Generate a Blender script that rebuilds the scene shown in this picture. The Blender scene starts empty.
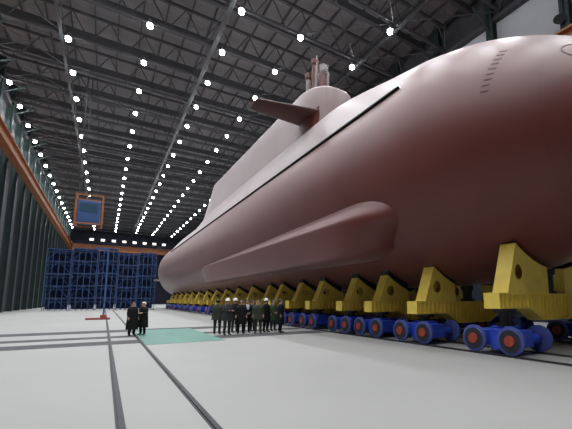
import bpy, bmesh, math, random
from mathutils import Vector, Matrix
random.seed(7)
PI = math.pi
S = bpy.context.scene
COL = S.collection
EYE = 1.7
XC = 13.9                      # keel line of the submarine
HALL = (-12.4, 28.6, -14.0, 163.0)
ROOF_Z = 30.6
TRUSS_Z = 27.3

# ------------------------------------------------------------------ materials
def mat(name, col, rough=0.5, metal=0.0, noise=None, spec=0.5, emit=None, bump=0.0, coat=0.0):
    m = bpy.data.materials.new(name); m.use_nodes = True
    nt = m.node_tree; b = nt.nodes['Principled BSDF']
    b.inputs['Base Color'].default_value = (*col, 1)
    b.inputs['Roughness'].default_value = rough
    b.inputs['Metallic'].default_value = metal
    b.inputs['Specular IOR Level'].default_value = spec
    b.inputs['Coat Weight'].default_value = coat
    b.inputs['Coat Roughness'].default_value = 0.45
    if emit:
        b.inputs['Emission Color'].default_value = (*emit[0], 1)
        b.inputs['Emission Strength'].default_value = emit[1]
    if noise:
        scale, amt = noise[:2]
        tc = nt.nodes.new('ShaderNodeTexCoord')
        n = nt.nodes.new('ShaderNodeTexNoise'); n.inputs['Scale'].default_value = scale
        n.inputs['Detail'].default_value = 6; n.inputs['Roughness'].default_value = 0.6
        r = nt.nodes.new('ShaderNodeValToRGB')
        r.color_ramp.elements[0].position = 0.3; r.color_ramp.elements[1].position = 0.7
        r.color_ramp.elements[0].color = (*[c * (1 - amt) for c in col], 1)
        r.color_ramp.elements[1].color = (*[min(1, c * (1 + amt)) for c in col], 1)
        nt.links.new(tc.outputs['Object'], n.inputs['Vector'])
        nt.links.new(n.outputs['Fac'], r.inputs['Fac'])
        nt.links.new(r.outputs['Color'], b.inputs['Base Color'])
        if bump:
            bp = nt.nodes.new('ShaderNodeBump'); bp.inputs['Strength'].default_value = bump
            bp.inputs['Distance'].default_value = 0.05
            nt.links.new(n.outputs['Fac'], bp.inputs['Height']); nt.links.new(bp.outputs['Normal'], b.inputs['Normal'])
    return m

def hull_material(name, c0, c1, sheen, rough, spec, coat):
    m = mat(name, c0, rough, spec=spec, coat=coat)
    nt = m.node_tree; b = nt.nodes['Principled BSDF']
    b.inputs['Coat IOR'].default_value = 1.43; b.inputs['Coat Roughness'].default_value = 0.42
    b.inputs['Sheen Weight'].default_value = sheen          # dusty matt primer
    b.inputs['Sheen Roughness'].default_value = 0.45
    b.inputs['Sheen Tint'].default_value = (0.95, 0.93, 0.97, 1)
    tc = nt.nodes.new('ShaderNodeTexCoord')
    # faint weld seams around the hull every few metres and broad blotches of primer
    n = nt.nodes.new('ShaderNodeTexNoise'); n.inputs['Scale'].default_value = 0.35; n.inputs['Detail'].default_value = 7
    r = nt.nodes.new('ShaderNodeValToRGB')
    r.color_ramp.elements[0].position = 0.32; r.color_ramp.elements[1].position = 0.7
    r.color_ramp.elements[0].color = (*c0, 1); r.color_ramp.elements[1].color = (*c1, 1)
    sep = nt.nodes.new('ShaderNodeSeparateXYZ')
    md = nt.nodes.new('ShaderNodeMath'); md.operation = 'PINGPONG'; md.inputs[1].default_value = 1.6
    lt = nt.nodes.new('ShaderNodeMath'); lt.operation = 'LESS_THAN'; lt.inputs[1].default_value = 0.014
    mx = nt.nodes.new('ShaderNodeMixRGB'); mx.blend_type = 'MULTIPLY'
    mx.inputs['Color2'].default_value = (0.9, 0.88, 0.88, 1)
    L = nt.links.new
    L(tc.outputs['Object'], n.inputs['Vector']); L(n.outputs['Fac'], r.inputs['Fac'])
    L(tc.outputs['Object'], sep.inputs[0]); L(sep.outputs['Y'], md.inputs[0]); L(md.outputs[0], lt.inputs[0])
    L(lt.outputs[0], mx.inputs['Fac']); L(r.outputs['Color'], mx.inputs['Color1']); L(mx.outputs['Color'], b.inputs['Base Color'])
    return m

def deck_material():
    m = mat('roof_sheeting', (0.25, 0.25, 0.255), 0.7)
    nt = m.node_tree; b = nt.nodes['Principled BSDF']; L = nt.links.new
    tc = nt.nodes.new('ShaderNodeTexCoord')
    w = nt.nodes.new('ShaderNodeTexWave'); w.inputs['Scale'].default_value = 1.0; w.bands_direction = 'Y'
    bp = nt.nodes.new('ShaderNodeBump'); bp.inputs['Strength'].default_value = 0.6; bp.inputs['Distance'].default_value = 0.05
    n = nt.nodes.new('ShaderNodeTexNoise'); n.inputs['Scale'].default_value = 0.18
    r = nt.nodes.new('ShaderNodeValToRGB')
    r.color_ramp.elements[0].color = (0.25, 0.245, 0.25, 1); r.color_ramp.elements[1].color = (0.33, 0.325, 0.33, 1)
    L(tc.outputs['Object'], w.inputs['Vector']); L(w.outputs['Fac'], bp.inputs['Height']); L(bp.outputs['Normal'], b.inputs['Normal'])
    L(tc.outputs['Object'], n.inputs['Vector']); L(n.outputs['Fac'], r.inputs['Fac']); L(r.outputs['Color'], b.inputs['Base Color'])
    return m

M = dict(
    hull=hull_material('red_oxide_primer', (0.125, 0.027, 0.021), (0.152, 0.037, 0.029), 0.18, .5, .05, 1.0),
    upper=hull_material('pale_lit_primer', (0.26, 0.175, 0.17), (0.30, 0.21, 0.20), 0.40, .5, .6, .5),  # slightly greyer than the hull, paled further for light on casing and sail
    plane=mat('shaded_plane_and_marks', (0.075, 0.026, 0.022), 0.55, noise=(1.2, 0.15)),  # diving planes darkened for underside shade; draught marks and ring are simply dark
    black=mat('slot_shade_black', (0.006, 0.006, 0.007), 0.8, spec=0.2),  # stands in for the shade inside the casing slot
    steel=mat('mast_steel', (0.27, 0.21, 0.20), 0.4, metal=0.3, noise=(3, 0.15)),
    mastred=mat('mast_red', (0.20, 0.085, 0.075), 0.5, noise=(3, 0.15)),
    mastcap=mat('mast_cap', (0.36, 0.33, 0.33), 0.4),
    floor=mat('floor_concrete', (0.36, 0.36, 0.345), 0.62, noise=(0.22, 0.045), spec=0.35),
    band=mat('floor_track_cover', (0.10, 0.10, 0.105), 0.75, spec=0.15, noise=(1.5, 0.25)),
    teal=mat('teal_floor_paint', (0.125, 0.265, 0.215), 0.6, noise=(0.9, 0.12)),
    rail=mat('rail_steel', (0.055, 0.055, 0.06), 0.5, metal=0.3, noise=(4, 0.3)),
    yellow=mat('yellow_paint', (0.90, 0.68, 0.12), 0.45, noise=(1.8, 0.10)),
    blue=mat('blue_paint', (0.03, 0.085, 0.64), 0.35, noise=(3, 0.15)),
    tyre=mat('wheel_ring_dark', (0.02, 0.025, 0.04), 0.5),
    hub=mat('red_hub', (0.42, 0.06, 0.03), 0.5, noise=(6, 0.2)),
    rim=mat('wheel_rim_blue', (0.07, 0.10, 0.36), 0.45, noise=(4, 0.2)),
    dark=mat('dark_steel', (0.03, 0.03, 0.035), 0.5, metal=0.4),
    deck=deck_material(),
    truss=mat('truss_paint', (0.085, 0.085, 0.09), 0.6, noise=(0.6, 0.12)),
    brace=mat('light_brace', (0.12, 0.125, 0.13), 0.5),
    walk=mat('catwalk_grey', (0.075, 0.08, 0.085), 0.6),
    colm=mat('column_green', (0.04, 0.065, 0.062), 0.5, noise=(0.8, 0.12)),
    wallr=mat('pale_cladding', (0.72, 0.75, 0.79), 0.6, noise=(0.15, 0.05)),
    wall=mat('grey_cladding', (0.10, 0.10, 0.11), 0.7, noise=(0.1, 0.12)),
    wallf=mat('navy_cladding', (0.018, 0.024, 0.045), 0.7, noise=(0.1, 0.2)),
    lamp=mat('lamp_glow', (0.9, 0.9, 0.9), 0.4, emit=((0.93, 0.96, 1.0), 60.0)),
    flood=mat('flood_glow', (0.9, 0.85, 0.85), 0.4, emit=((1.0, 0.88, 0.86), .95)),
    house=mat('lamp_housing', (0.25, 0.25, 0.26), 0.4, metal=0.5),
    orange=mat('crane_orange', (0.36, 0.13, 0.045), 0.5, noise=(0.7, 0.15)),
    scaf=mat('scaffold_blue', (0.04, 0.095, 0.26), 0.5, noise=(0.9, 0.2)),
    scafd=mat('scaffold_navy', (0.012, 0.025, 0.08), 0.6, noise=(0.5, 0.3)),
    redp=mat('red_base_paint', (0.30, 0.06, 0.05), 0.5),
    glass=mat('cab_glass', (0.05, 0.10, 0.16), 0.1),
    skin=mat('skin', (0.42, 0.26, 0.19), 0.6),
    hair=mat('black_hair', (0.012, 0.011, 0.011), 0.6),
    eye=mat('eye_dark', (0.02, 0.015, 0.012), 0.3),
    shoe=mat('black_shoes', (0.012, 0.012, 0.013), 0.4),
    white=mat('white_hat', (0.80, 0.79, 0.76), 0.45),
    shirt=mat('pale_scarf', (0.50, 0.50, 0.50), 0.7),
)
CLOTH = {}
def cloth(c):
    k = tuple(c)
    if k not in CLOTH:
        CLOTH[k] = mat('cloth_%d' % len(CLOTH), c, 0.8, noise=(6, 0.2), spec=0.25)
    return CLOTH[k]

# ------------------------------------------------------------------ builders
class MB:
    def __init__(s): s.bm = bmesh.new()
    def box(s, x0, x1, y0, y1, z0, z1):
        g = bmesh.ops.create_cube(s.bm, size=1)
        for v in g['verts']:
            v.co = Vector((x0 + (v.co.x + .5) * (x1 - x0), y0 + (v.co.y + .5) * (y1 - y0), z0 + (v.co.z + .5) * (z1 - z0)))
        return g['verts']
    def bar(s, a, b, w, h=None):
        """square bar from a to b"""
        h = h or w
        a = Vector(a); b = Vector(b); d = b - a; L = d.length; d.normalize()
        up = Vector((0, 0, 1)) if abs(d.z) < .95 else Vector((0, 1, 0))
        sx = d.cross(up).normalized(); sy = sx.cross(d).normalized()
        vs = []
        for e in (a, b):
            for i, j in ((-1, -1), (1, -1), (1, 1), (-1, 1)):
                vs.append(s.bm.verts.new(e + sx * i * w / 2 + sy * j * h / 2))
        for f in ((0, 1, 2, 3), (7, 6, 5, 4), (0, 4, 5, 1), (1, 5, 6, 2), (2, 6, 7, 3), (3, 7, 4, 0)):
            s.bm.faces.new([vs[i] for i in f])
    def tube(s, a, b, r, r2=None, n=16):
        a = Vector(a); b = Vector(b); d = b - a; L = d.length
        g = bmesh.ops.create_cone(s.bm, cap_ends=True, segments=n, radius1=r, radius2=r if r2 is None else r2, depth=L)
        q = Vector((0, 0, 1)).rotation_difference(d.normalized()).to_matrix().to_4x4()
        bmesh.ops.transform(s.bm, matrix=Matrix.Translation((a + b) / 2) @ q, verts=g['verts'])
    def ball(s, c, r, sc=(1, 1, 1), n=14):
        g = bmesh.ops.create_uvsphere(s.bm, u_segments=n, v_segments=max(6, n // 2 + 1), radius=r)
        bmesh.ops.transform(s.bm, matrix=Matrix.Translation(c) @ Matrix.Diagonal((*sc, 1)), verts=g['verts'])
        return g['verts']
    def rings(s, rings, cap=True, closed=True):
        R = [[s.bm.verts.new(p) for p in r] for r in rings]
        n = len(R[0])
        for a, b in zip(R, R[1:]):
            for i in range(n if closed else n - 1):
                j = (i + 1) % n
                s.bm.faces.new((a[i], a[j], b[j], b[i]))
        if cap:
            s.bm.faces.new(R[0][::-1]); s.bm.faces.new(R[-1])
        return R
    def plate(s, outline, holes, axis_y0, axis_y1):
        """plate with holes in the XZ plane, between two y values"""
        edges = []; loops = []
        for pts in [outline] + holes:
            vs = [s.bm.verts.new((x, axis_y0, z)) for x, z in pts]
            es = [s.bm.edges.new((vs[i], vs[(i + 1) % len(vs)])) for i in range(len(vs))]
            edges += es; loops.append(vs)
        g = bmesh.ops.triangle_fill(s.bm, edges=edges, use_beauty=True)
        fs = [f for f in g['geom'] if isinstance(f, bmesh.types.BMFace)]
        e = bmesh.ops.extrude_face_region(s.bm, geom=fs)
        bmesh.ops.translate(s.bm, vec=(0, axis_y1 - axis_y0, 0), verts=[v for v in e['geom'] if isinstance(v, bmesh.types.BMVert)])
    def build(s, name, m, parent=None, smooth=None, bevel=0, seg=2):
        bmesh.ops.recalc_face_normals(s.bm, faces=s.bm.faces[:])
        me = bpy.data.meshes.new(name); s.bm.to_mesh(me); s.bm.free()
        o = bpy.data.objects.new(name, me); COL.objects.link(o)
        for x in (m if isinstance(m, (list, tuple)) else [m]): me.materials.append(x)
        if parent: o.parent = parent
        if bevel:
            b = o.modifiers.new('Bevel', 'BEVEL'); b.width = bevel; b.segments = seg; b.limit_method = 'ANGLE'; b.angle_limit = 0.7
        if smooth is not None:
            for p in me.polygons: p.use_smooth = True
            if smooth < 180:
                for e in edges_sharp(me, math.radians(smooth)): e.use_edge_sharp = True
        return o

def edges_sharp(me, ang):
    bm = bmesh.new(); bm.from_mesh(me); bm.edges.ensure_lookup_table()
    idx = [e.index for e in bm.edges if len(e.link_faces) == 2 and e.calc_face_angle(0) > ang]
    bm.free()
    return [me.edges[i] for i in idx]

def tag(o, label=None, cat=None, group=None, kind=None):
    if label: o['label'] = label
    if cat: o['category'] = cat
    if group: o['group'] = group
    if kind: o['kind'] = kind
    return o
def thing(name, label, cat, loc=(0, 0, 0), rz=0, group=None):
    o = bpy.data.objects.new(name, None); o.empty_display_size = .2
    COL.objects.link(o); o.location = loc; o.rotation_euler = (0, 0, rz)
    return tag(o, label, cat, group)
def copy_tree(o, parent=None):
    c = o.copy(); COL.objects.link(c)
    if parent: c.parent = parent
    for ch in list(o.children): copy_tree(ch, c)
    return c
def struct(o): o['kind'] = 'structure'; return o
ORD = ['nearest', 'second', 'third', 'fourth', 'fifth', 'sixth', 'seventh', 'eighth', 'ninth', 'tenth', 'eleventh', 'twelfth',
       'thirteenth', 'fourteenth', 'fifteenth', 'sixteenth', 'seventeenth', 'eighteenth', 'nineteenth', 'twentieth', 'twenty-first',
       'twenty-second', 'twenty-third', 'twenty-fourth', 'twenty-fifth', 'twenty-sixth', 'twenty-seventh', 'twenty-eighth', 'twenty-ninth', 'thirtieth', 'thirty-first', 'thirty-second']

# ------------------------------------------------------------------ camera
F, CX, CY = 353.4, 331.0, 255.0
cd = bpy.data.cameras.new('camera'); cam = bpy.data.objects.new('camera', cd); COL.objects.link(cam)
cam.location = (0, 0, EYE)
cam.rotation_euler = (math.radians(90 + 7.257), 0, math.radians(-32.505))
cd.sensor_fit = 'HORIZONTAL'; cd.sensor_width = 36; cd.lens = F * 36 / 572
cd.shift_x = -(CX - 286) / 572; cd.shift_y = (CY - 214.5) / 572
cd.clip_end = 600
S.camera = cam

def img(x, y, z):
    p = math.radians(7.257); w = math.radians(32.505)
    fw = Vector((math.sin(w) * math.cos(p), math.cos(w) * math.cos(p), math.sin(p)))
    rt = Vector((math.cos(w), -math.sin(w), 0)); up = rt.cross(fw)
    d = Vector((x, y, z - EYE)); k = d.dot(fw)
    return (CX + F * d.dot(rt) / k, CY - F * d.dot(up) / k) if k > .01 else (-1e4, -1e4)

# ------------------------------------------------------------------ hall shell
X0, X1, Y0, Y1 = HALL
b = MB(); b.box(X0 - .3, X1 + .3, Y0 - .3, Y1 + .3, -.3, 0); struct(b.build('floor', M['floor']))
b = MB(); b.box(X0 - .3, X1 + .3, Y0 - .3, Y1 + .3, ROOF_Z, ROOF_Z + .2); struct(b.build('ceiling', M['deck']))
b = MB(); b.box(X1, X1 + .3, Y0 - .3, Y1 + .3, 0, ROOF_Z); struct(b.build('wall_right', M['wallr']))
b = MB(); b.box(X1 - .12, X1 - .001, Y0, Y1, 0, 11.0); struct(b.build('shade_panel_right', M['wallf']))  # added dark panel, standing in for the shade beyond the keel
b = MB(); b.box(X1 - .05, X1 - .001, Y0, Y1, TRUSS_Z, ROOF_Z); struct(b.build('trim_3', M['wall']))
b = MB(); b.box(X0 - .3, X0, Y0 - .3, Y1 + .3, 0, ROOF_Z); struct(b.build('wall_left', M['wall']))
b = MB(); b.box(X0, X1, Y1, Y1 + .3, 0, ROOF_Z); struct(b.build('wall_far', M['wallf']))
b = MB(); b.box(X0, X1, Y0 - .3, Y0, 0, ROOF_Z); struct(b.build('wall_near', M['wall']))

ROWS = [27.65 + 6.05 * n for n in range(-6, 22)]
ROWS = [y for y in ROWS if y < Y1 - 3]
for y in ROWS:
    b = MB()
    yt = y + .45
    b.box(X0, X1, yt - .12, yt + .12, TRUSS_Z - .14, TRUSS_Z + .14)
    b.box(X0, X1, yt - .11, yt + .11, ROOF_Z - .68, ROOF_Z - .42)
    n = 13; dx = (X1 - X0) / n
    for i in range(n):
        xa = X0 + i * dx
        b.bar((xa, yt, TRUSS_Z), (xa + dx / 2, yt, ROOF_Z - .6), .09)
        b.bar((xa + dx / 2, yt, ROOF_Z - .6), (xa + dx, yt, TRUSS_Z), .09)
    struct(b.build('roof_truss', M['truss']))
    b = MB(); b.box(X0, X1, y + 3.42, y + 3.58, ROOF_Z - 1.2, ROOF_Z - .42)
    b.box(X0, X1, y + 3.3, y + 3.7, ROOF_Z - 1.28, ROOF_Z - 1.2); struct(b.build('roof_beam', M['truss']))
    # right-hand and left-hand bay bracing in the plane of the bottom chords
    if y + 6.5 < Y1:
        b = MB()
        for xa, xb in ((X1 - .7, 20.9), (20.9, 14.2), (X0 + .7, -4.6)):
            b.bar((xa, yt, TRUSS_Z - .1), (xb, yt + 6.05, TRUSS_Z - .1), .07)
            b.bar((xb, yt, TRUSS_Z - .1), (xa, yt + 6.05, TRUSS_Z - .1), .07)
        struct(b.build('roof_brace', M['brace']))
x = X0 + 1.5
while x < X1:
    b = MB(); b.box(x - .05, x + .05, Y0, Y1, ROOF_Z - .42, ROOF_Z - .12); struct(b.build('roof_purlin', M['truss'])); x += 2.05
for x, w in ((7.6, .42), (21.6, .3), (-5.2, .3)):
    b = MB(); b.box(x - w / 2, x + w / 2, Y0, Y1, TRUSS_Z - .32, TRUSS_Z - .2)
    for s in (-1, 1):
        b.box(x + s * w / 2 - .03, x + s * w / 2 + .03, Y0, Y1, TRUSS_Z + .75, TRUSS_Z + .82)
        b.box(x + s * w / 2 - .03, x + s * w / 2 + .03, Y0, Y1, TRUSS_Z + .3, TRUSS_Z + .35)
    struct(b.build('catwalk', M['walk']))
# columns along both side walls
for y in ROWS:
    for s, xw, yc in ((1, X1, y), (-1, X0, y)):
        b = MB(); y = yc; xa, xb = (xw - .75, xw) if s > 0 else (xw, xw + .75)
        y += .95
        b.box(xa, xa + .08, y + .18, y + .82, 0, ROOF_Z - .3); b.box(xb - .08, xb, y + .18, y + .82, 0, ROOF_Z - .3)
        b.box(xa, xb, y + .46, y + .54, 0, ROOF_Z - .3)
        xi = xa if s > 0 else xb
        b.bar((xi, y + .5, TRUSS_Z - 1.4), (xi - s * 2.2, y + .5, TRUSS_Z), .14)
        struct(b.build('column', M['colm']))
b = MB(); b.box(X1 - .55, X1 - .05, Y0, Y1, TRUSS_Z - .5, TRUSS_Z + .1); struct(b.build('trim_1', M['truss']))
b = MB(); b.box(X0 + .05, X0 + .55, Y0, Y1, TRUSS_Z - .5, TRUSS_Z + .1); struct(b.build('trim_2', M['truss']))
for i, xs in enumerate(((X1 - 1.7, X1 - .76), (X0 + .76, X0 + 1.7))):
    b = MB(); b.box(xs[0], xs[1], Y0 + .1, Y1 - .1, 19.7, 19.9); b.box(xs[0] + .35, xs[1] - .35, Y0 + .1, Y1 - .1, 19.9, 21.2); b.box(xs[0], xs[1], Y0 + .1, Y1 - .1, 21.2, 21.35)
    tag(b.build('crane_runway', M['orange']), 'orange crane runway girder along the pale %s wall' % ('right' if i == 0 else 'dark left') if i == 0 else
        'orange crane runway girder along the dark left wall', 'crane rail')
# round grey horn on the right wall
t = thing('wall_speaker', 'round dark loudspeaker high on the pale wall at the top right', 'loudspeaker', (X1 - .8, 11.3, 22.75), 0)
b = MB(); b.tube((.05, 0, 0), (-.25, -.15, 0), .2, .42, 24); b.build('horn', M['dark'], t, 40)
b = MB(); b.box(.05, .75, -.08, .08, -.08, .08); b.build('bracket', M['house'], t)

# ------------------------------------------------------------------ high bay lamps
lampcols = [(-10.9, 'the lamp row nearest the left wall'), (-4.6, 'the lamp row second from the left wall'), (1.85, 'the leftmost clear lamp row'),
            (8.4, 'the lamp row under the catwalk'), (14.15, 'the lamp row just left of the submarine'), (20.85, 'the lamp row above the submarine')]
ld = bpy.data.lights.new('lamp_light', 'AREA'); ld.shape = 'DISK'; ld.size = .5; ld.spread = math.radians(128); ld.energy = 232; ld.color = (.95, .97, 1.0)
proto = None
for cx, nm in lampcols:
    k = 0
    for y in ROWS:
        if cx > 20: y += .85
        if y > 152 or y < -4: continue
        u, v = img(cx, y, 26.7)
        vis = 0 <= u <= 572 and 0 <= v <= 429
        if proto is None:
            proto = thing('high_bay_lamp', 'x', 'lamp', (cx, y, 26.7), 0, 'high bay lamps under the roof')
            b = MB(); b.tube((0, 0, .0), (0, 0, .22), .30, .16, 20); b.tube((0, 0, .22), (0, 0, .5), .14, .14, 12); b.build('lamp_housing', M['house'], proto, 40)
            b = MB(); b.ball((0, 0, -.18), .23, (1, 1, .8), 20); b.build('diffuser', M['lamp'], proto, 180)
            b = MB(); b.bar((0, 0, .5), (0, .4, TRUSS_Z - 26.7 - .1), .06); b.build('hanger', M['dark'], proto)
            o = proto
        else:
            o = copy_tree(proto)
        o.location = (cx, y, 26.7)
        lo = bpy.data.objects.new('lamp_light', ld); COL.objects.link(lo); lo.location = (cx, y, 26.27)
        if vis:
            o['label'] = ('%s glowing white lamp in view along %s' % (ORD[k], nm)); k += 1
        else:
            o['label'] = 'glowing white lamp out of view on %s' % nm

# ------------------------------------------------------------------ floor tracks, teal paint
TR = [(16.2, 17.6), (18.9, 19.9), (22.2, 23.9)]
for i, (ya, yb) in enumerate(TR):
    b = MB(); b.box(X0 + .5, 10.1, ya, yb, 0, .004)
    o = b.build('floor_track', M['band']); struct(o)
b = MB(); b.box(1.46, 4.5, 15.4, 23.0, 0, .008); struct(b.build('floor_paint', M['teal']))
for x, lab in ((.305, 'left rail of the narrow track in the open floor'), (1.385, 'right rail of the narrow track in the open floor')):
    b = MB(); b.box(x - .028, x + .028, -6, 70, 0, .03); b.box(x - .058, x + .058, -6, 70, 0, .010)
    tag(b.build('floor_rail', M['rail']), 'dark steel %s' % lab, 'rail')
for x, lab in ((10.4, 'outermost rail under the blue bogie wheels'), (11.95, 'second rail behind the near blue bogie wheels'),
               (2 * XC - 11.95, 'third rail in the shade under the submarine'), (2 * XC - 10.4, 'farthest rail behind the submarine keel')):
    b = MB(); b.box(x - .06, x + .06, -12, 92, 0, .04); b.box(x - .13, x - .085, -12, 92, 0, .012); b.box(x + .085, x + .13, -12, 92, 0, .012)
    b.box(x - .13, x + .13, -12, 92, 0, .008)
    tag(b.build('bogie_rail', M['rail']), 'dark steel %s' % lab, 'rail')

# ------------------------------------------------------------------ submarine
YB, LB, YS, LS = 10.0, 8.0, 78.5, 6.5
W0, H0, ZC0 = 4.9, 5.25, 5.9 + EYE
def sec(y):
    """half width, height above and below the widest line, height of the widest line"""
    if y < YB:
        t = min(1, (YB - y) / LB)
        return (W0 * math.sqrt(max(0, 1 - t ** 2)), H0 * math.sqrt(max(0, 1 - t ** 1.4)), H0 * math.sqrt(max(0, 1 - t ** 1.5)), ZC0 - t * t)
    if y > YS:
        t = min(1, (y - YS) / LS); k = max(0, 1 - t ** 3.6) ** .5
        return W0 * k, H0 * k, H0 * k, ZC0 - (1 - k) * .3
    return W0, H0, H0, ZC0
def hpt(y, a, off=0.0):
    w, h, hb, zc = sec(y); s_ = math.sin(a)
    return Vector((XC + (w + off) * math.cos(a), y, zc + ((h if s_ > 0 else hb) + off) * s_))
def hull_low(x, y):
    w, h, hb, zc = sec(y); q = 1 - ((x - XC) / w) ** 2
    return zc - hb * math.sqrt(q) if q > 0 else zc
def hull_x(z, y):
    w, h, hb, zc = sec(y); q = 1 - ((z - zc) / (hb if z < zc else h)) ** 2
    return XC - w * math.sqrt(max(0, q))
sub = thing('submarine', 'huge red-brown submarine resting on yellow cradles', 'submarine', (XC, 40, 0))
PM = Matrix.Translation((-XC, -40, 0))
def subpart(b, name, m, smooth=None, bevel=0, parent=None):
    bmesh.ops.transform(b.bm, matrix=PM, verts=b.bm.verts[:])
    return b.build(name, m, parent or sub, smooth, bevel)
NA = 96
ys = [YB - LB * math.sin(PI / 2 * i / 26) for i in range(26, -1, -1)]
ys[0] += .02
ys += [YB + (YS - YB) * i / 40 for i in range(1, 41)] + [YS + LS * math.sin(PI / 2 * i / 20) for i in range(1, 21)]
ys[-1] -= .03
b = MB(); b.rings([[hpt(y, 2 * PI * i / NA) for i in range(NA)] for y in ys]); subpart(b, 'hull', M['hull'], 60)

A_SLIT = math.radians(147)
def sm(a, b_, x):
    t = max(0, min(1, (x - a) / (b_ - a))); return t * t * (3 - 2 * t)
def casing_s(y):
    if y < 30: return sm(7.5, 18.5, y)
    return 1 - .62 * sm(47, 56, y)
def casing_ring(y):
    s = casing_s(y) * (1 - .9 * sm(68, 76, y)) + .02
    pts = []
    P0 = hpt(y, A_SLIT - .03, -.06 + .11 * min(1, s * 2))
    Q1 = hpt(y, math.radians(124), -.08); QM = hpt(y, math.radians(90), -.08)
    zt = sec(y)[3]
    P1 = Q1.lerp(Vector((11.35, y, zt + 5.95)), s); PMd = QM.lerp(Vector((XC, y, zt + 6.45)), s)
    left = [hpt(y, A_SLIT - .03, -.3), P0]
    for i in range(1, 9): left.append(P0.lerp(P1, i / 9) + Vector((-.10, 0, .06)) * math.sin(PI * i / 9) * (.35 + .65 * s))
    left.append(P1)
    for i in range(1, 7):
        t = i / 7; p = P1.lerp(PMd, t); p.z += .12 * math.sin(PI * t) * s; left.append(p)
    ring = left + [PMd] + [Vector((2 * XC - p.x, p.y, p.z)) for p in left[::-1]]
    return ring
b = MB(); cy_ = [8.2 + .8 * i for i in range(15)] + [20.5 + 2.2 * i for i in range(12)] + [46 + .9 * i for i in range(12)] + [57 + 2 * i for i in range(10)]
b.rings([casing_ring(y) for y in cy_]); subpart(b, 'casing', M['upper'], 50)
# black strip painted for the shade inside the casing slot, both sides
b = MB()
for sgn in (1, -1):
    R = []
    for i in range(0, 61):
        y = 10.05 + (70 - 10.05) * i / 60
        hw = (.018 if i > 0 else .005) * (1 - .35 * i / 60)
        ring = []
        for da, of in ((-hw, .0), (-hw, .10), (hw, .10), (hw, .0)):
            p = hpt(y, A_SLIT + da - .004, of); ring.append(Vector((XC + sgn * (p.x - XC), p.y, p.z)))
        R.append(ring)
    b.rings(R)
o = subpart(b, 'flooding_slot', M['black']); o['label'] = 'long black strip for the shaded slot below the casing'

# sail with long turtleback
def sail_outline(z):
    t = (z - 13.0) / 4.1
    hw = 2.3 - .16 * t; yf = 20.5 + .1 * t; yl = 23.8; ya0 = 49.0 - 1.0 * t; ya1 = 59.0 - 8.0 * t
    pts = []
    for i in range(0, 25):
        a = PI - PI * i / 24            # front: from left to right round the nose
        pts.append(Vector((XC + hw * math.copysign(abs(math.cos(a)) ** .75, math.cos(a)), yl - (yl - yf) * math.sin(a) ** .8, z)))
    n = 14
    for i in range(1, n): pts.append(Vector((XC + hw, yl + (ya0 - yl) * i / n, z)))
    for i in range(0, 13):
        a = PI * i / 12
        c = math.cos(a); s_ = math.sin(a)
        pts.append(Vector((XC + hw * math.copysign(abs(c) ** .55, c), ya0 + (ya1 - ya0) * s_ ** .8, z)))
    for i in range(n - 1, 0, -1): pts.append(Vector((XC - hw, yl + (ya0 - yl) * i / n, z)))
    return pts
def shrink(o, d, z):
    r = []
    for p in o:
        yc = max(24.5, min(47, p.y)); v = Vector((p.x - XC, p.y - yc, 0)); L = v.length
        q = v * ((L - d) / L if L > d else 0); r.append(Vector((XC + q.x, yc + q.y, z)))
    return r
b = MB(); zs = [11.9, 13.0, 14, 15, 16, 17.35]
R = [sail_outline(z) for z in zs]
for d, z in ((.04, 17.46), (.12, 17.56), (.25, 17.62), (.6, 17.66), (1.3, 17.68)): R.append(shrink(sail_outline(17.35), d, z))
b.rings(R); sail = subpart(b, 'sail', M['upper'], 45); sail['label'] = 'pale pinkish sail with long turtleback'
# sail planes
for sg in (-1, 1):
    zt = 13.4 + EYE - .12
    secs = []
    for t in (0, .04, .5, .96, 1.0):
        x = 2.0 + 4.25 * t; c0 = 20.2 + 1.0 * t; c1 = 23.0 - .35 * t; th = .30 - .12 * t
        if t == 1.0: c0 += .12; c1 -= .1; th *= .5
        m_ = (c0 + c1) / 2; ring = []
        for i in range(20):
            a = 2 * PI * i / 20
            ca, sa = math.cos(a), math.sin(a)
            ring.append(Vector((XC + sg * x, m_ + (c1 - c0) / 2 * ca, zt + th * sa * (1 - .35 * ca) + .0)))
        secs.append(ring)
    b = MB(); b.rings(secs); o = subpart(b, 'sail_plane', M['plane'], 60); o['label'] = 'diving plane on the sail, coloured dark for underside shade'
    b = MB(); R = []
    for z, gx in ((zt + .3, .0), (zt - .2, .35), (zt - .9, .25), (zt - 1.5, .1), (zt - 1.9, 0)):
        hl = 1.35 - .28 * (zt - z)
        R.append([Vector((XC + sg * (2.02 + (.12 + gx) * math.cos(a)), 21.6 + hl * math.sin(a), z)) for a in [2 * PI * i / 16 for i in range(16)]])
    b.rings(R); subpart(b, 'plane_root', M['hull'], 60)
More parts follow.
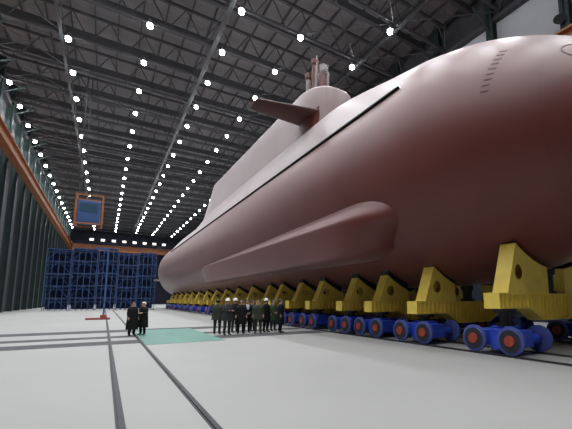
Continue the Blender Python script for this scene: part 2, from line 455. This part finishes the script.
# masts
def mast(u_y, x, r, ztop, m, cap=None, ch=.7, cr=1.35, cm=None):
    b = MB(); b.tube((x, u_y, 17.0), (x, u_y, ztop - (ch if cap else 0)), r, r * .95, 20)
    o = subpart(b, 'mast', m, 40)
    if cap:
        b = MB()
        if cap == 'head':
            b.tube((x, u_y, ztop - ch), (x, u_y, ztop - ch * .75), r, r * cr, 20); b.tube((x, u_y, ztop - ch * .75), (x, u_y, ztop - .1), r * cr, None, 20)
            b.tube((x, u_y, ztop - .1), (x, u_y, ztop), r * cr, r * .8, 20)
        else:
            b.tube((x, u_y, ztop - ch), (x, u_y, ztop), r * .35, r * .3, 12); b.ball((x, u_y, ztop - ch * .5), r * .7, (1, 1, 1.2))
        bmesh.ops.transform(b.bm, matrix=PM, verts=b.bm.verts[:])
        c = b.build('mast_head', cm or m, None, 40); c.parent = o
    return o
mast(25.0, 13.6, .20, 21.2, M['steel'], 'head', .7, 1.5, M['mastred'])
mast(24.4, 13.9, .28, 22.2, M['mastred'], 'head', .6, 1.25)
mast(23.9, 13.8, .17, 22.3, M['steel'], 'stalk', 1.0)
mast(23.6, 14.1, .22, 21.3, M['mastred'])
mast(23.0, 13.9, .20, 20.9, M['mastred'], 'head', .8, 1.4, M['mastcap'])
mast(22.45, 14.0, .12, 20.6, M['steel'], 'stalk', .7)
# flank fairing
b = MB()
def fairing(sg):
    R = []
    st = [10.0, 10.05, 10.2, 10.4, 10.7, 11.1, 11.6, 12.2, 13, 15, 18, 22, 26, 30, 34, 38, 41, 43, 44]
    for y in st:
        g = max(0, min(1, (y - 12.0) / 30)); e = 1.0
        if y < 12.6: e = math.sqrt(max(0.0, 1 - ((12.6 - y) / 2.6) ** 2))
        if y > 41: e *= max(.02, 1 - ((y - 41) / 3.05) ** 2)
        zt = EYE + 4.4 - .55 * g; zb = EYE + 1.85 + .12 * g; zmid = EYE + 2.75
        zr = EYE + 3.45 + .27 * g; zl = EYE + 1.8 + .1 * g
        ev = .35 + .65 * e
        zt, zb, zr, zl = [zmid + (q - zmid) * ev for q in (zt, zb, zr, zl)]
        xr = 8.6 + .62 * g; xl = 8.95 + .5 * g
        def mixx(xo, z): hx = hull_x(z, y) + .05; return hx + (xo - hx) * e
        T = Vector((hull_x(zt, y) + .12, y, zt)); Rg = Vector((mixx(xr, zr), y, zr)); Lw = Vector((mixx(xl, zl), y, zl)); B = Vector((hull_x(zb, y) + .3, y, zb))
        def arc(A, Bm, C, q, n=4):
            a_ = Bm.lerp(A, q); c_ = Bm.lerp(C, q)
            return [a_.lerp(Bm, i / n).lerp(Bm.lerp(c_, i / n), i / n) for i in range(n + 1)]
        q = .07 + .3 * (1 - sm(10, 13.5, y))
        ring = [Vector((T.x + 1.2, y, T.z - .1)), T, T.lerp(Rg, .4)] + arc(T, Rg, Lw, q) + [Rg.lerp(Lw, .5)] + arc(Rg, Lw, B, .12 + .2 * (1 - sm(10, 13.5, y))) + [B, Vector((B.x + .9, y, B.z + .25))]
        sk = 1.1 * (1 - sm(10, 17, y))
        for p in ring:
            yn = y + sk * max(0, min(1, (zt - p.z) / (zt - zb))) ** 1.2; p.y = yn
        R.append([Vector((XC + sg * (XC - p.x), p.y, p.z)) for p in ring])
    return R
b.rings(fairing(-1)); subpart(b, 'flank_fairing', M['hull'], 35)
b = MB(); b.rings(fairing(1)); subpart(b, 'flank_fairing', M['hull'], 35)
# stern planes
for sg in (-1, 1):
    b = MB(); b.box(XC + sg * 4.0, XC + sg * 7.3, 79.2, 81.4, 5.6, 5.82); o = subpart(b, 'stern_plane', M['mastcap'], None, .05); o['label'] = 'stern plane tip, coloured pale for its lit top'  # pale colour stands in for light on the top of the plane
# draught marks and ring on the bow
for i in range(9):
    a = math.radians(143 + 3.1 * i); b = MB()
    y = 6.05 + .03 * i
    p = hpt(y, a, .004); q = hpt(y - .22, a, .004); r_ = hpt(y - .19, a + .010, .004); s_ = hpt(y + .02, a + .010, .004)
    out = [(v - Vector((XC, v.y, ZC0))).normalized() * .006 for v in (p, q, r_, s_)]
    b.rings([[p, q, r_, s_], [v + o_ for v, o_ in zip((p, q, r_, s_), out)]]); subpart(b, 'draught_mark', M['plane'])
b = MB(); R = []
for i in range(41):
    t = 2 * PI * i / 40; ring = []
    for rr, of in ((.50, .0), (.525, .0), (.525, .012), (.50, .012)):
        ring.append(hpt(4.0 + rr * math.cos(t), math.radians(141) + rr / 4.2 * math.sin(t), of))
    R.append(ring)
b.rings(R, cap=False); subpart(b, 'hatch_ring', M['plane'])

# ------------------------------------------------------------------ cradles and bogies
CR = [6.75, 10.2, 13.0, 15.4, 18.8, 21.6, 24.7, 27.1, 31.1, 35.2, 39.4, 43.4, 47.8, 52.6, 57.2, 61.8, 66.4, 71.0, 75.4]
def arcpts(cx, cz, r, n=20): return [(cx + r * math.cos(2 * PI * i / n), cz + r * math.sin(2 * PI * i / n)) for i in range(n)]
for k, y in enumerate(CR):
    zt, zb = (1.93, 1.43) if k == 0 else (1.65, 1.15)
    hw = .27
    t = thing('hull_cradle', 'yellow steel cradle, %s from the camera, under the submarine' % ORD[k].replace('nearest', 'nearest one') if k else
              'yellow steel cradle nearest the camera, tallest and brightest, under the bow', 'cradle', (XC, y, 0), 0, 'yellow hull cradles')
    L = XC - 10.3
    # girder: box with deeper middle and stiffening ribs
    b = MB()
    prof = [(-L + .03, zt - .02), (-L + .03, zb + .02), (-L + 1.75, zb + .02), (-L + 2.5, zb - .40), (L - 2.5, zb - .40), (L - 1.75, zb + .02), (L - .03, zb + .02), (L - .03, zt - .02)]
    b.rings([[(x, yy, z) for x, z in prof] for yy in (-hw + .07, hw - .07)])
    b.box(-L + .04, L - .04, -hw, hw, zt - .05, zt)
    b.box(-L, -L + .045, -hw, hw, zb, zt); b.box(L - .045, L, -hw, hw, zb, zt)
    for sx in (-1, 1):
        vs = [(-L + .04, zb), (-L + 1.75, zb), (-L + 2.5, zb - .42), (0, zb - .42)]
        for (xa, za), (xe, ze) in zip(vs, vs[1:]):
            b.rings([[(sx * -x_, -hw, z_), (sx * -x_, hw, z_), (sx * -x_, hw, z_ + .05), (sx * -x_, -hw, z_ + .05)] for x_, z_ in ((xa, za), (xe, ze))])
    n = 30
    for i in range(1, n):
        x = -L + 2 * L * i / n; low = zb if abs(x) > L - 1.75 else (zb - .42 if abs(x) < L - 2.5 else zb - .42 * (L - 1.75 - abs(x)) / .75)
        for s in (-1, 1): b.box(x - .014, x + .014, s * hw - s * .09, s * hw - s * .012, low + .04, zt - .04)
    b.build('girder', M['yellow'], t)
    for sx in (-1, 1):
        xs0, xs1, xt = (-3.1, -.62, -2.5) if k == 0 else (-3.1, -1.3, -2.55)
        curve = []
        low = lambda x: min(hull_low(XC + x, y - hw), hull_low(XC + x, y + hw))
        for i in range(11):
            x = xt + (xs1 - xt) * i / 10
            curve.append((x, low(x) - (.03 if k == 0 else .06 if k == 1 else .25) - (0 if k == 0 else .12) * (i / 10) ** 1.3 - (.0 if k else .0)))
        z1 = zt
        outline = [(xs0, z1)] + curve + [(xs1, z1)]
        outline = [(sx * -1 * x, z) for x, z in outline]
        hz = z1 + min(.74, (curve[0][1] - z1) * .42); hx = sx * 2.38
        r = min(.25, (curve[0][1] - z1) * .2)
        b = MB()
        for yy in (-hw + .02, hw - .06): b.plate(outline, [arcpts(hx, hz, r)], yy, yy + .04)
        # outer, inner and top plates
        def strip(pts):
            for (xa, za), (xb, zb2) in zip(pts, pts[1:]):
                d = Vector((xb - xa, 0, zb2 - za)).normalized(); nrm = Vector((d.z, 0, -d.x)) * .02
                b.rings([[(xa - nrm.x, -hw, za - nrm.z), (xa + nrm.x, -hw, za + nrm.z), (xa + nrm.x, hw, za + nrm.z), (xa - nrm.x, hw, za - nrm.z)],
                         [(xb - nrm.x, -hw, zb2 - nrm.z), (xb + nrm.x, -hw, zb2 + nrm.z), (xb + nrm.x, hw, zb2 + nrm.z), (xb - nrm.x, hw, zb2 - nrm.z)]])
        strip(outline[:2]); strip(outline[1:-1]); strip(outline[-2:])
        b.build('saddle', M['yellow'], t)
        # dark rubber pad between saddle and hull
        b = MB(); R = []
        for x, z in curve:
            zz = low(x); R.append([(sx * -x, -hw, z), (sx * -x, hw, z), (sx * -x, hw, zz - .004), (sx * -x, -hw, zz - .004)])
        b.rings(R); b.build('saddle_pad', M['dark'], t)
    # black jack on the keel line
    kb = hull_low(XC, y + .27)
    b = MB(); b.tube((-.12, 0, zt), (-.12, 0, kb - .22), .2, None, 16); b.tube((-.12, 0, kb - .22), (-.12, 0, kb - .02), .27, None, 16); b.tube((-.12, 0, zt), (-.12, 0, zt + .1), .3, None, 16)
    b.build('keel_jack', M['dark'], t, 40)

def make_bogie():
    t = thing('bogie', 'x', 'bogie', (0, 0, 0), 0, 'blue wheeled bogies')
    R_ = .43; zc = .04 + R_; wb = .62
    b = MB()
    b.box(-.56, .22, -wb - .14, wb + .14, zc - .22, zc + .30); b.box(-.28, .28, -.34, .34, zc + .24, zc + .40)
    b.box(-.60, .60, -.19, .19, zc - .33, zc + .33)
    b.build('body', M['blue'], t, 40, .03)
    for s in (-1, 1):
        b = MB(); b.tube((-.66, s * wb, zc), (.66, s * wb, zc), .15, None, 18); b.build('axle', M['blue'], t, 40)
    for sx in (-1, 1):
        for s in (-1, 1):
            # wheel as a ring profile turned about the axle
            prof = [(.0, .14), (.0, .345), (.02, .36), (.03, .42), (.045, .43), (.08, .43), (.095, .41), (.105, .40), (.12, .425), (.135, .42), (.14, .41), (.14, .14)]
            n = 32; b = MB(); rings = []
            for i in range(n):
                a = 2 * PI * i / n
                rings.append([(sx * (.86 - px), s * wb + pr * math.cos(a), zc + pr * math.sin(a)) for px, pr in prof])
            rr = [[b.bm.verts.new(p) for p in r] for r in rings]
            for i in range(n):
                for j in range(len(prof)):
                    b.bm.faces.new((rr[i][j], rr[(i + 1) % n][j], rr[(i + 1) % n][(j + 1) % len(prof)], rr[i][(j + 1) % len(prof)]))
            w = b.build('wheel', M['rim'], t, 40)
            b = MB(); b.tube((sx * .855, s * wb, zc), (sx * .867, s * wb, zc), .335, None, 28); b.build('wheel_recess', M['tyre'], w, 40)
            b = MB(); b.tube((sx * .84, s * wb, zc), (sx * .905, s * wb, zc), .175, .155, 24); c = b.build('wheel_hub', M['hub'], w, 40); c['label'] = 'red wheel hub'
    b = MB(); b.tube((0, 0, zc + .38), (0, 0, 1.10), .17, None, 20); b.tube((0, 0, 1.02), (0, 0, 1.14), .34, None, 20); b.tube((0, 0, zc + .38), (0, 0, zc + .46), .3, None, 20)
    b.build('pivot', M['dark'], t, 40)
    return t
first = make_bogie(); used = False
for side in (-1, 1):
    for k, y in enumerate(CR):
        o = first if not used else copy_tree(first); used = True
        o.location = (XC + side * (XC - 11.175), y + .12, 0)
        where = 'along the near rails' if side < 0 else 'along the far rails behind the keel'
        o['label'] = 'blue four-wheel bogie with red hubs, %s %s' % (ORD[k], where)
        if k == 0:
            for ch in o.children:
                if ch.name.startswith('pivot'):
                    b = MB(); b.tube((0, 0, .85), (0, 0, 1.3), .17, None, 20); b.tube((0, 0, 1.28), (0, 0, 1.42), .36, None, 20); b.tube((0, 0, .85), (0, 0, .95), .3, None, 20)
                    me = b.build('tmp', M['dark'], None, 40); ch_me = me.data; bpy.data.objects.remove(me)
                    ch.data = ch_me if side > 0 else ch.data
                    if side < 0: keep = (ch, ch_me)
keep[0].data = keep[1]

# ------------------------------------------------------------------ far end: bridge crane, flood lamps, scaffolds
t = thing('bridge_crane', 'long orange bridge crane spanning the far end of the hall', 'crane', ((X0 + X1) / 2, 153, -.79))
hx = (X1 - X0) / 2 - 1.75
b = MB(); b.box(-hx, hx, -.5, .5, 20.3, 22.0); b.box(-hx - .9, hx + .9, -.75, .75, 22.17, 22.3); b.box(-hx, hx, -.5, .5, 22.0, 22.2); b.box(-hx, hx, -.75, .75, 20.2, 20.35); b.build('main_girder', M['orange'], t)
b = MB(); b.box(-hx, hx, 1.9, 2.6, 20.5, 21.9); b.build('rear_girder', M['orange'], t)
b = MB()
for s in (-1, 1): b.box(s * (hx + .52) - .4, s * (hx + .52) + .4, -2.2, 4.0, 22.16, 22.9)
b.build('end_carriage', M['orange'], t)
b = MB(); b.box(-hx, hx, -1.3, -.75, 22.0, 22.1)
for i in range(26): b.box(-hx + i * 2 * hx / 25 - .03, -hx + i * 2 * hx / 25 + .03, -1.3, -1.24, 22.1, 23.1)
b.box(-hx, hx, -1.3, -1.25, 23.05, 23.12); b.build('walkway', M['dark'], t)
b = MB(); b.box(8, 10.5, -.6, 2.6, 22.1, 23.4); b.build('hoist_trolley', M['dark'], t, None, .1)
proto = None; names = ['leftmost', 'second from left', 'third from left', 'fourth from left', 'fifth from left', 'sixth from left', 'seventh from left', 'eighth from left', 'ninth from left', 'tenth from left', 'eleventh from left']
for i in range(8):
    x = -5.2 + 3.38 * i
    if proto is None:
        proto = thing('flood_lamp', 'x', 'lamp', (0, 0, 0), 0, 'flood lamps above the bridge crane')
        b = MB(); b.box(-.7, .7, -.05, .4, -.5, .5); b.build('lamp_housing', M['house'], proto, None, .06)
        b = MB(); b.box(-.62, .62, -.08, -.052, -.42, .42); b.build('lamp_glass', M['flood'], proto, None, .02)
        b = MB(); b.box(-.06, .06, .0, .12, -.95, -.5); b.build('lamp_bracket', M['dark'], proto)
        o = proto
    else: o = copy_tree(proto)
    o.location = (x, 151.82, 23.3); o['label'] = 'pale square flood lamp above the far orange crane, %s' % names[i]

def scaffold(x0, x1, y0, y1, h, name, label, lv):
    t = thing(name, label, 'scaffold', ((x0 + x1) / 2, y0, 0), 0, 'blue staging towers at the far end')
    w = (x1 - x0) / 2; d = y1 - y0
    b = MB()
    for x in (-w, -w * .5, 0, w * .5, w):
        for y in (.05, d): b.box(x - .04, x + .04, y - .04, y + .04, 0, h)
    b.build('upright', M['scaf'], t)
    for i in range(1, lv + 1):
        z = h * i / lv; b = MB()
        for y in (.05, d): b.box(-w, w, y - .045, y + .045, z - .1, z - .02)
        for x in (-w, w): b.box(x - .045, x + .045, 0, d, z - .1, z - .02)
        b.build('ledger', M['scaf'], t)
        b = MB()
        for y in (.05, d): b.box(-w, w, y - .025, y + .025, z - .68, z - .63)
        for x in (-w, w): b.box(x - .025, x + .025, 0, d, z - .68, z - .63)
        b.build('guard_rail', M['scaf'], t)
    b = MB()
    for i in range(lv):
        za, zb = h * i / lv, h * (i + 1) / lv
        s = 1 if i % 2 else -1
        b.bar((-w * s, .0, za), (0, .0, zb), .05); b.bar((0, .0, zb), (w * s, .0, za), .05)
    b.build('diagonal_brace', M['scaf'], t)
    for i in range(1, lv + 1):
        z = h * i / lv; b = MB(); b.box(-w, w, .12, d - .1, z - .02, z + .04); b.build('platform', M['scafd'], t)
        b = MB(); b.box(-w + .1, w - .1, d - .08, d - .05, z - h / lv + .15, z - .2); b.build('back_screen', M['scafd'], t)
labs = ['outermost blue staging tower at far left', 'second blue staging tower from the left, below the crane', 'third blue staging tower from the left, taller than its neighbours',
        'fourth blue staging tower from the left, left of the stern', 'blue staging tower closest to the submarine stern']
for i, (xa, xb, h) in enumerate(((-8.2, -5.0, 10.0), (-4.8, -1.4, 10.3), (-1.2, 1.6, 10.6), (1.8, 4.7, 9.9), (4.9, 7.7, 10.2))):
    scaffold(xa, xb, 72, 74.6, h, 'staging_tower', labs[i], 5)
t = thing('lifting_post', 'thin blue steel post on a low red base at far left', 'post', (.05, 37.5, 0))
b = MB(); b.box(-1.3, .5, -.35, .35, 0, .16); b.box(-.25, .25, -.25, .25, .16, .4); b.build('base', M['redp'], t, None, .03)
b = MB(); b.box(-.07, .07, -.07, .07, .4, 6.4); b.box(-.95, .07, -.05, .05, 6.2, 6.35); b.build('post', M['scaf'], t)
# hanging blue operator cab, orange frame, top left
t = thing('operator_cab', 'blue hanging operator cab with orange frame at upper left', 'cab', (-1.8, 46, 9.9))
b = MB(); b.box(-1.3, .75, 0, 2.2, .25, 2.6); b.build('cab_body', M['scaf'], t, None, .05)
b = MB()
for x in (-1.45, .98):
    for y in (-.1, 2.3): b.box(x - .08, x + .08, y - .08, y + .08, 0, 3.3)
for z in (.05, 3.2):
    for y in (-.1, 2.3): b.box(-1.45, .98, y - .07, y + .07, z - .07, z + .07)
    for x in (-1.45, .98): b.box(x - .07, x + .07, -.1, 2.3, z - .07, z + .07)
b.build('cab_frame', M['orange'], t)
b = MB(); b.box(-1.1, .55, -.03, .0, 1.3, 2.3); b.build('cab_window', M['glass'], t)
b = MB()
for x in (-1.45, -1.0): b.box(x - .06, x + .06, 1.04, 1.16, 3.2, TRUSS_Z - 9.9 + .1)
b.build('hanger', M['dark'], t)

# ------------------------------------------------------------------ people
def person(label, u_x, y, rz, h, coat, trousers, hat=None, arms='down', coatlen=.50, light=None, group=None, haircol='hair'):
    t = thing('person', label, 'person', (u_x, y, 0), rz, group)
    t.scale = (1.16, 1.16, 1.0)
    k = h / 1.75
    V = []; E_ = []; Rr = []
    def v(p, r, par=None):
        V.append(Vector(p) * k); Rr.append((r[0] * k, r[1] * k) if isinstance(r, tuple) else (r * k, r * k))
        if par is not None: E_.append((par, len(V) - 1))
        return len(V) - 1
    # front of the figure is -y
    pel = v((0, 0, .95), (.15, .12)); sp = v((0, .01, 1.12), (.145, .11), pel); ch = v((0, .0, 1.32), (.17, .125), sp)
    sh = v((0, .005, 1.44), (.12, .09), ch); nk = v((0, -.005, 1.52), (.058, .06), sh)
    hd = v((0, -.015, 1.60), (.078, .09), nk); h2 = v((0, -.01, 1.67), (.077, .095), hd); v((0, -.005, 1.73), (.05, .06), h2)
    parts = []
    for s in (-1, 1):
        s0 = v((s * .17, .005, 1.42), .065, sh)
        if arms == 'down': pts = [((s * .225, .02, 1.17), .05), ((s * .235, -.05, .93), .036)]
        elif arms == 'clasp': pts = [((s * .235, .04, 1.16), .05), ((s * .06, -.20, 1.02), .036)]
        elif arms == 'fold': pts = [((s * .24, -.02, 1.17), .05), ((s * -.03, -.22, 1.18), .038)]
        else: pts = [((s * .225, .05, 1.17), .05), ((s * .12, .12, .98), .036)] if s < 0 else [((s * .235, .0, 1.17), .05), ((s * .13, -.26, 1.16), .036)]
        e0 = v(pts[0][0], pts[0][1], s0); w0 = v(pts[1][0], pts[1][1], e0)
        d = (Vector(pts[1][0]) - Vector(pts[0][0])).normalized(); side = Vector((-s * .6, -.8, 0)) if abs(d.z) > .6 else Vector((0, 0, 1))
        side = (side - d * side.dot(d)).normalized()
        wp = Vector(pts[1][0]); pm = v(wp + d * .07, (.036, .02), w0)
        for j, (off, ln) in enumerate(((-.028, .075), (-.009, .088), (.01, .082), (.028, .065))):
            f1 = v(wp + d * (.09 + ln * .3) + side * off, .010, pm); v(wp + d * (.09 + ln) + side * off * .9 + Vector((0, -.012, 0)), .009, f1)
        th = v(wp + d * .05 + side * .045, .012, w0); v(wp + d * .095 + side * .055, .010, th)
        hp = v((s * .095, 0, .88), (.098, .105), pel); kn = v((s * .105, -.015, .50), .072, hp); an = v((s * .11, .02, .10), .058, kn)
        hl = v((s * .112, .0, .045), (.045, .042), an); v((s * .125, -.15, .035), (.042, .032), hl)
    me = bpy.data.meshes.new('person_body'); me.from_pydata([tuple(p) for p in V], E_, []); 
    o = bpy.data.objects.new('body', me); COL.objects.link(o)
    mo = o.modifiers.new('Skin', 'SKIN'); mo.use_smooth_shade = True
    sv = me.skin_vertices[0].data
    for i, r in enumerate(Rr): sv[i].radius = r; sv[i].use_root = (i == 0)
    o.modifiers.new('Sub', 'SUBSURF').levels = 1; o.modifiers['Sub'].render_levels = 1
    dg = bpy.context.evaluated_depsgraph_get(); dg.update()
    nm = bpy.data.meshes.new_from_object(o.evaluated_get(dg)); bpy.data.objects.remove(o); bpy.data.meshes.remove(me)
    nm.materials.clear()
    for m_ in (cloth(coat), cloth(trousers), M['skin'], M['shoe']): nm.materials.append(m_)
    hands = [V[i] for i, r in enumerate(Rr) if r[0] < .0375 * k and r[0] > .030 * k and V[i].z < 1.3 * k and V[i].z > .7 * k]
    for p in nm.polygons:
        c = p.center
        if c.z > 1.50 * k: mi = 2
        elif c.z < .085 * k: mi = 3
        elif c.z < .80 * k and abs(c.x) < .20 * k: mi = 1
        else: mi = 0
        if .6 * k < c.z < 1.3 * k and any((c - q).length < .055 * k for q in hands[0:]) : mi = 2
        p.material_index = mi; p.use_smooth = True
    body = bpy.data.objects.new('body', nm); COL.objects.link(body); body.parent = t
    # coat skirt / jacket shell
    b = MB(); R = []
    zlow = .95 - coatlen
    prof = [(1.47, .10, .085), (1.43, .17, .115), (1.34, .20, .15), (1.18, .195, .155), (1.05, .195, .155), (.93, .205, .165), (.93 - coatlen * .5, .22, .175), (zlow, .235, .185), (zlow + .005, .20, .155)]
    for z, a_, b_ in prof: R.append([(k * 1.18 * a_ * math.cos(2 * PI * i / 20), k * (b_ * math.sin(2 * PI * i / 20) + .005), k * z) for i in range(20)])
    b.rings(R, cap=False); b.build('coat', cloth(coat), t, 60)
    if light:
        b = MB(); b.rings([[(k * x, k * (-y_), k * z) for x, y_, z in ((-w_, d_, z_), (w_, d_, z_), (w_, d_ + .012, z_), (-w_, d_ + .012, z_))] for w_, d_, z_ in ((.03, .16, 1.22), (.06, .155, 1.34), (.075, .125, 1.44), (.06, .085, 1.5))])
        b.build('shirt_front', light, t)
    # face
    b = MB(); b.ball((0, -.115 * k, 1.615 * k), .018 * k, (.8, 1.2, 1.3), 10); b.build('nose', M['skin'], t, 180)
    b = MB()
    for s in (-1, 1): b.ball((s * .032 * k, -.098 * k, 1.645 * k), .011 * k, (1.2, .7, .8), 8)
    b.build('eyes', M['eye'], t, 180)
    b = MB(); b.ball((0, -.098 * k, 1.572 * k), .022 * k, (1.1, .5, .3), 8); b.build('mouth', M['redp'], t, 180)
    b = MB()
    for s in (-1, 1): b.ball((s * .084 * k, .0, 1.62 * k), .028 * k, (.45, .8, 1.2), 8)
    b.build('ears', M['skin'], t, 180)
    b = MB(); vs = b.ball((0, .012 * k, 1.665 * k), .108 * k, (.86, 1.0, .92), 16)
    for q in [q for q in b.bm.verts if (q.co.y < -.03 * k and q.co.z < 1.69 * k) or q.co.z < 1.585 * k]: b.bm.verts.remove(q)
    b.build('hair', M[haircol], t, 180)
    if hat:
        b = MB(); vs = b.ball((0, .0, 1.69 * k), .118 * k, (.88, 1.0, 1.0), 18)
        for q in [q for q in b.bm.verts if q.co.z < 1.675 * k]: b.bm.verts.remove(q)
        b.rings([[(k * r_ * math.cos(2 * PI * i / 20), k * (r_ * 1.12 * math.sin(2 * PI * i / 20) - .012), k * z) for i in range(20)] for r_, z in ((.10, 1.668), (.118, 1.665), (.118, 1.68), (.10, 1.69))], cap=False)
        b.build('hat', M['white'], t, 60)
    return t
navy = (.008, .010, .018); blk = (.008, .008, .009); olive = (.045, .048, .036); grey = (.04, .042, .046); grn = (.05, .075, .035)
G = 'people standing beside the submarine'
def gp(u, v):
    """ground point under a pixel of the photograph, used to measure where people stand"""
    p = math.radians(7.257); w = math.radians(32.505)
    fw = Vector((math.sin(w) * math.cos(p), math.cos(w) * math.cos(p), math.sin(p))); rt = Vector((math.cos(w), -math.sin(w), 0)); up = rt.cross(fw)
    d = fw + rt * (u - CX) / F - up * (v - CY) / F; q = -EYE / d.z
    return d.x * q, d.y * q
PP = [
    (131.4, 335.8, .5, 1.61, blk, blk, None, 'down', .62, None, 'person in long black coat standing left in the pair on the track', 'hair'),
    (142.0, 334.9, -.9, 1.60, blk, blk, None, 'mid', .55, None, 'person with pale grey hair and black coat, right in the pair', 'white'),
    (216.8, 334.3, 2.6, 1.72, olive, olive, None, 'clasp', .22, None, 'person in olive uniform at the left end of the group', 'hair'),
    (226.6, 335.0, .25, 1.74, grey, olive, 'w', 'fold', .25, None, 'person with white hat and crossed arms at the front of the group', 'hair'),
    (234.4, 332.3, .2, 1.76, blk, grey, 'w', 'clasp', .30, None, 'person with white hat in black, second white hat from the left', 'hair'),
    (240.4, 334.0, -.2, 1.70, blk, blk, None, 'down', .45, None, 'person in black between a white hat and the pale shirt', 'hair'),
    (246.4, 332.6, -.1, 1.72, navy, blk, None, 'clasp', .35, M['shirt'], 'person in dark coat with pale shirt front showing', 'hair'),
    (252.4, 331.0, .5, 1.70, grey, grey, None, 'down', .38, None, 'person in dark grey behind the pale shirt front', 'hair'),
    (257.8, 333.3, -.5, 1.71, olive, olive, None, 'down', .22, None, 'person in olive uniform near the middle of the group', 'hair'),
    (265.6, 332.2, .4, 1.75, blk, blk, 'w', 'down', .35, None, 'person with white hat in black, rightmost white hat of the group', 'hair'),
    (273.0, 330.8, .3, 1.70, grn, grey, None, 'clasp', .35, None, 'person in dark green standing second from the right end', 'hair'),
    (280.2, 332.6, .9, 1.73, navy, navy, None, 'down', .50, None, 'person in navy coat at the right end of the group', 'hair'),
]
for u, v, rz, h, coat, tr, hat, arms, cl, light, lab, hc in PP:
    x, y = gp(u, v)
    person(lab, x, y, rz, h, coat, tr, hat, arms, cl, light, G if u > 200 else 'pair of people on the track', hc)

# ------------------------------------------------------------------ world and view
w = bpy.data.worlds.new('world'); S.world = w; w.use_nodes = True
w.node_tree.nodes['Background'].inputs[0].default_value = (.02, .022, .025, 1)
w.node_tree.nodes['Background'].inputs[1].default_value = .3
S.view_settings.view_transform = 'Standard'; S.view_settings.look = 'None'; S.view_settings.gamma = 1
S.view_settings.use_curve_mapping = False; S.view_settings.exposure = 0.0
S.cycles.use_denoising = True
S.cycles.max_bounces = 8; S.cycles.diffuse_bounces = 5
S.cycles.sample_clamp_indirect = 6
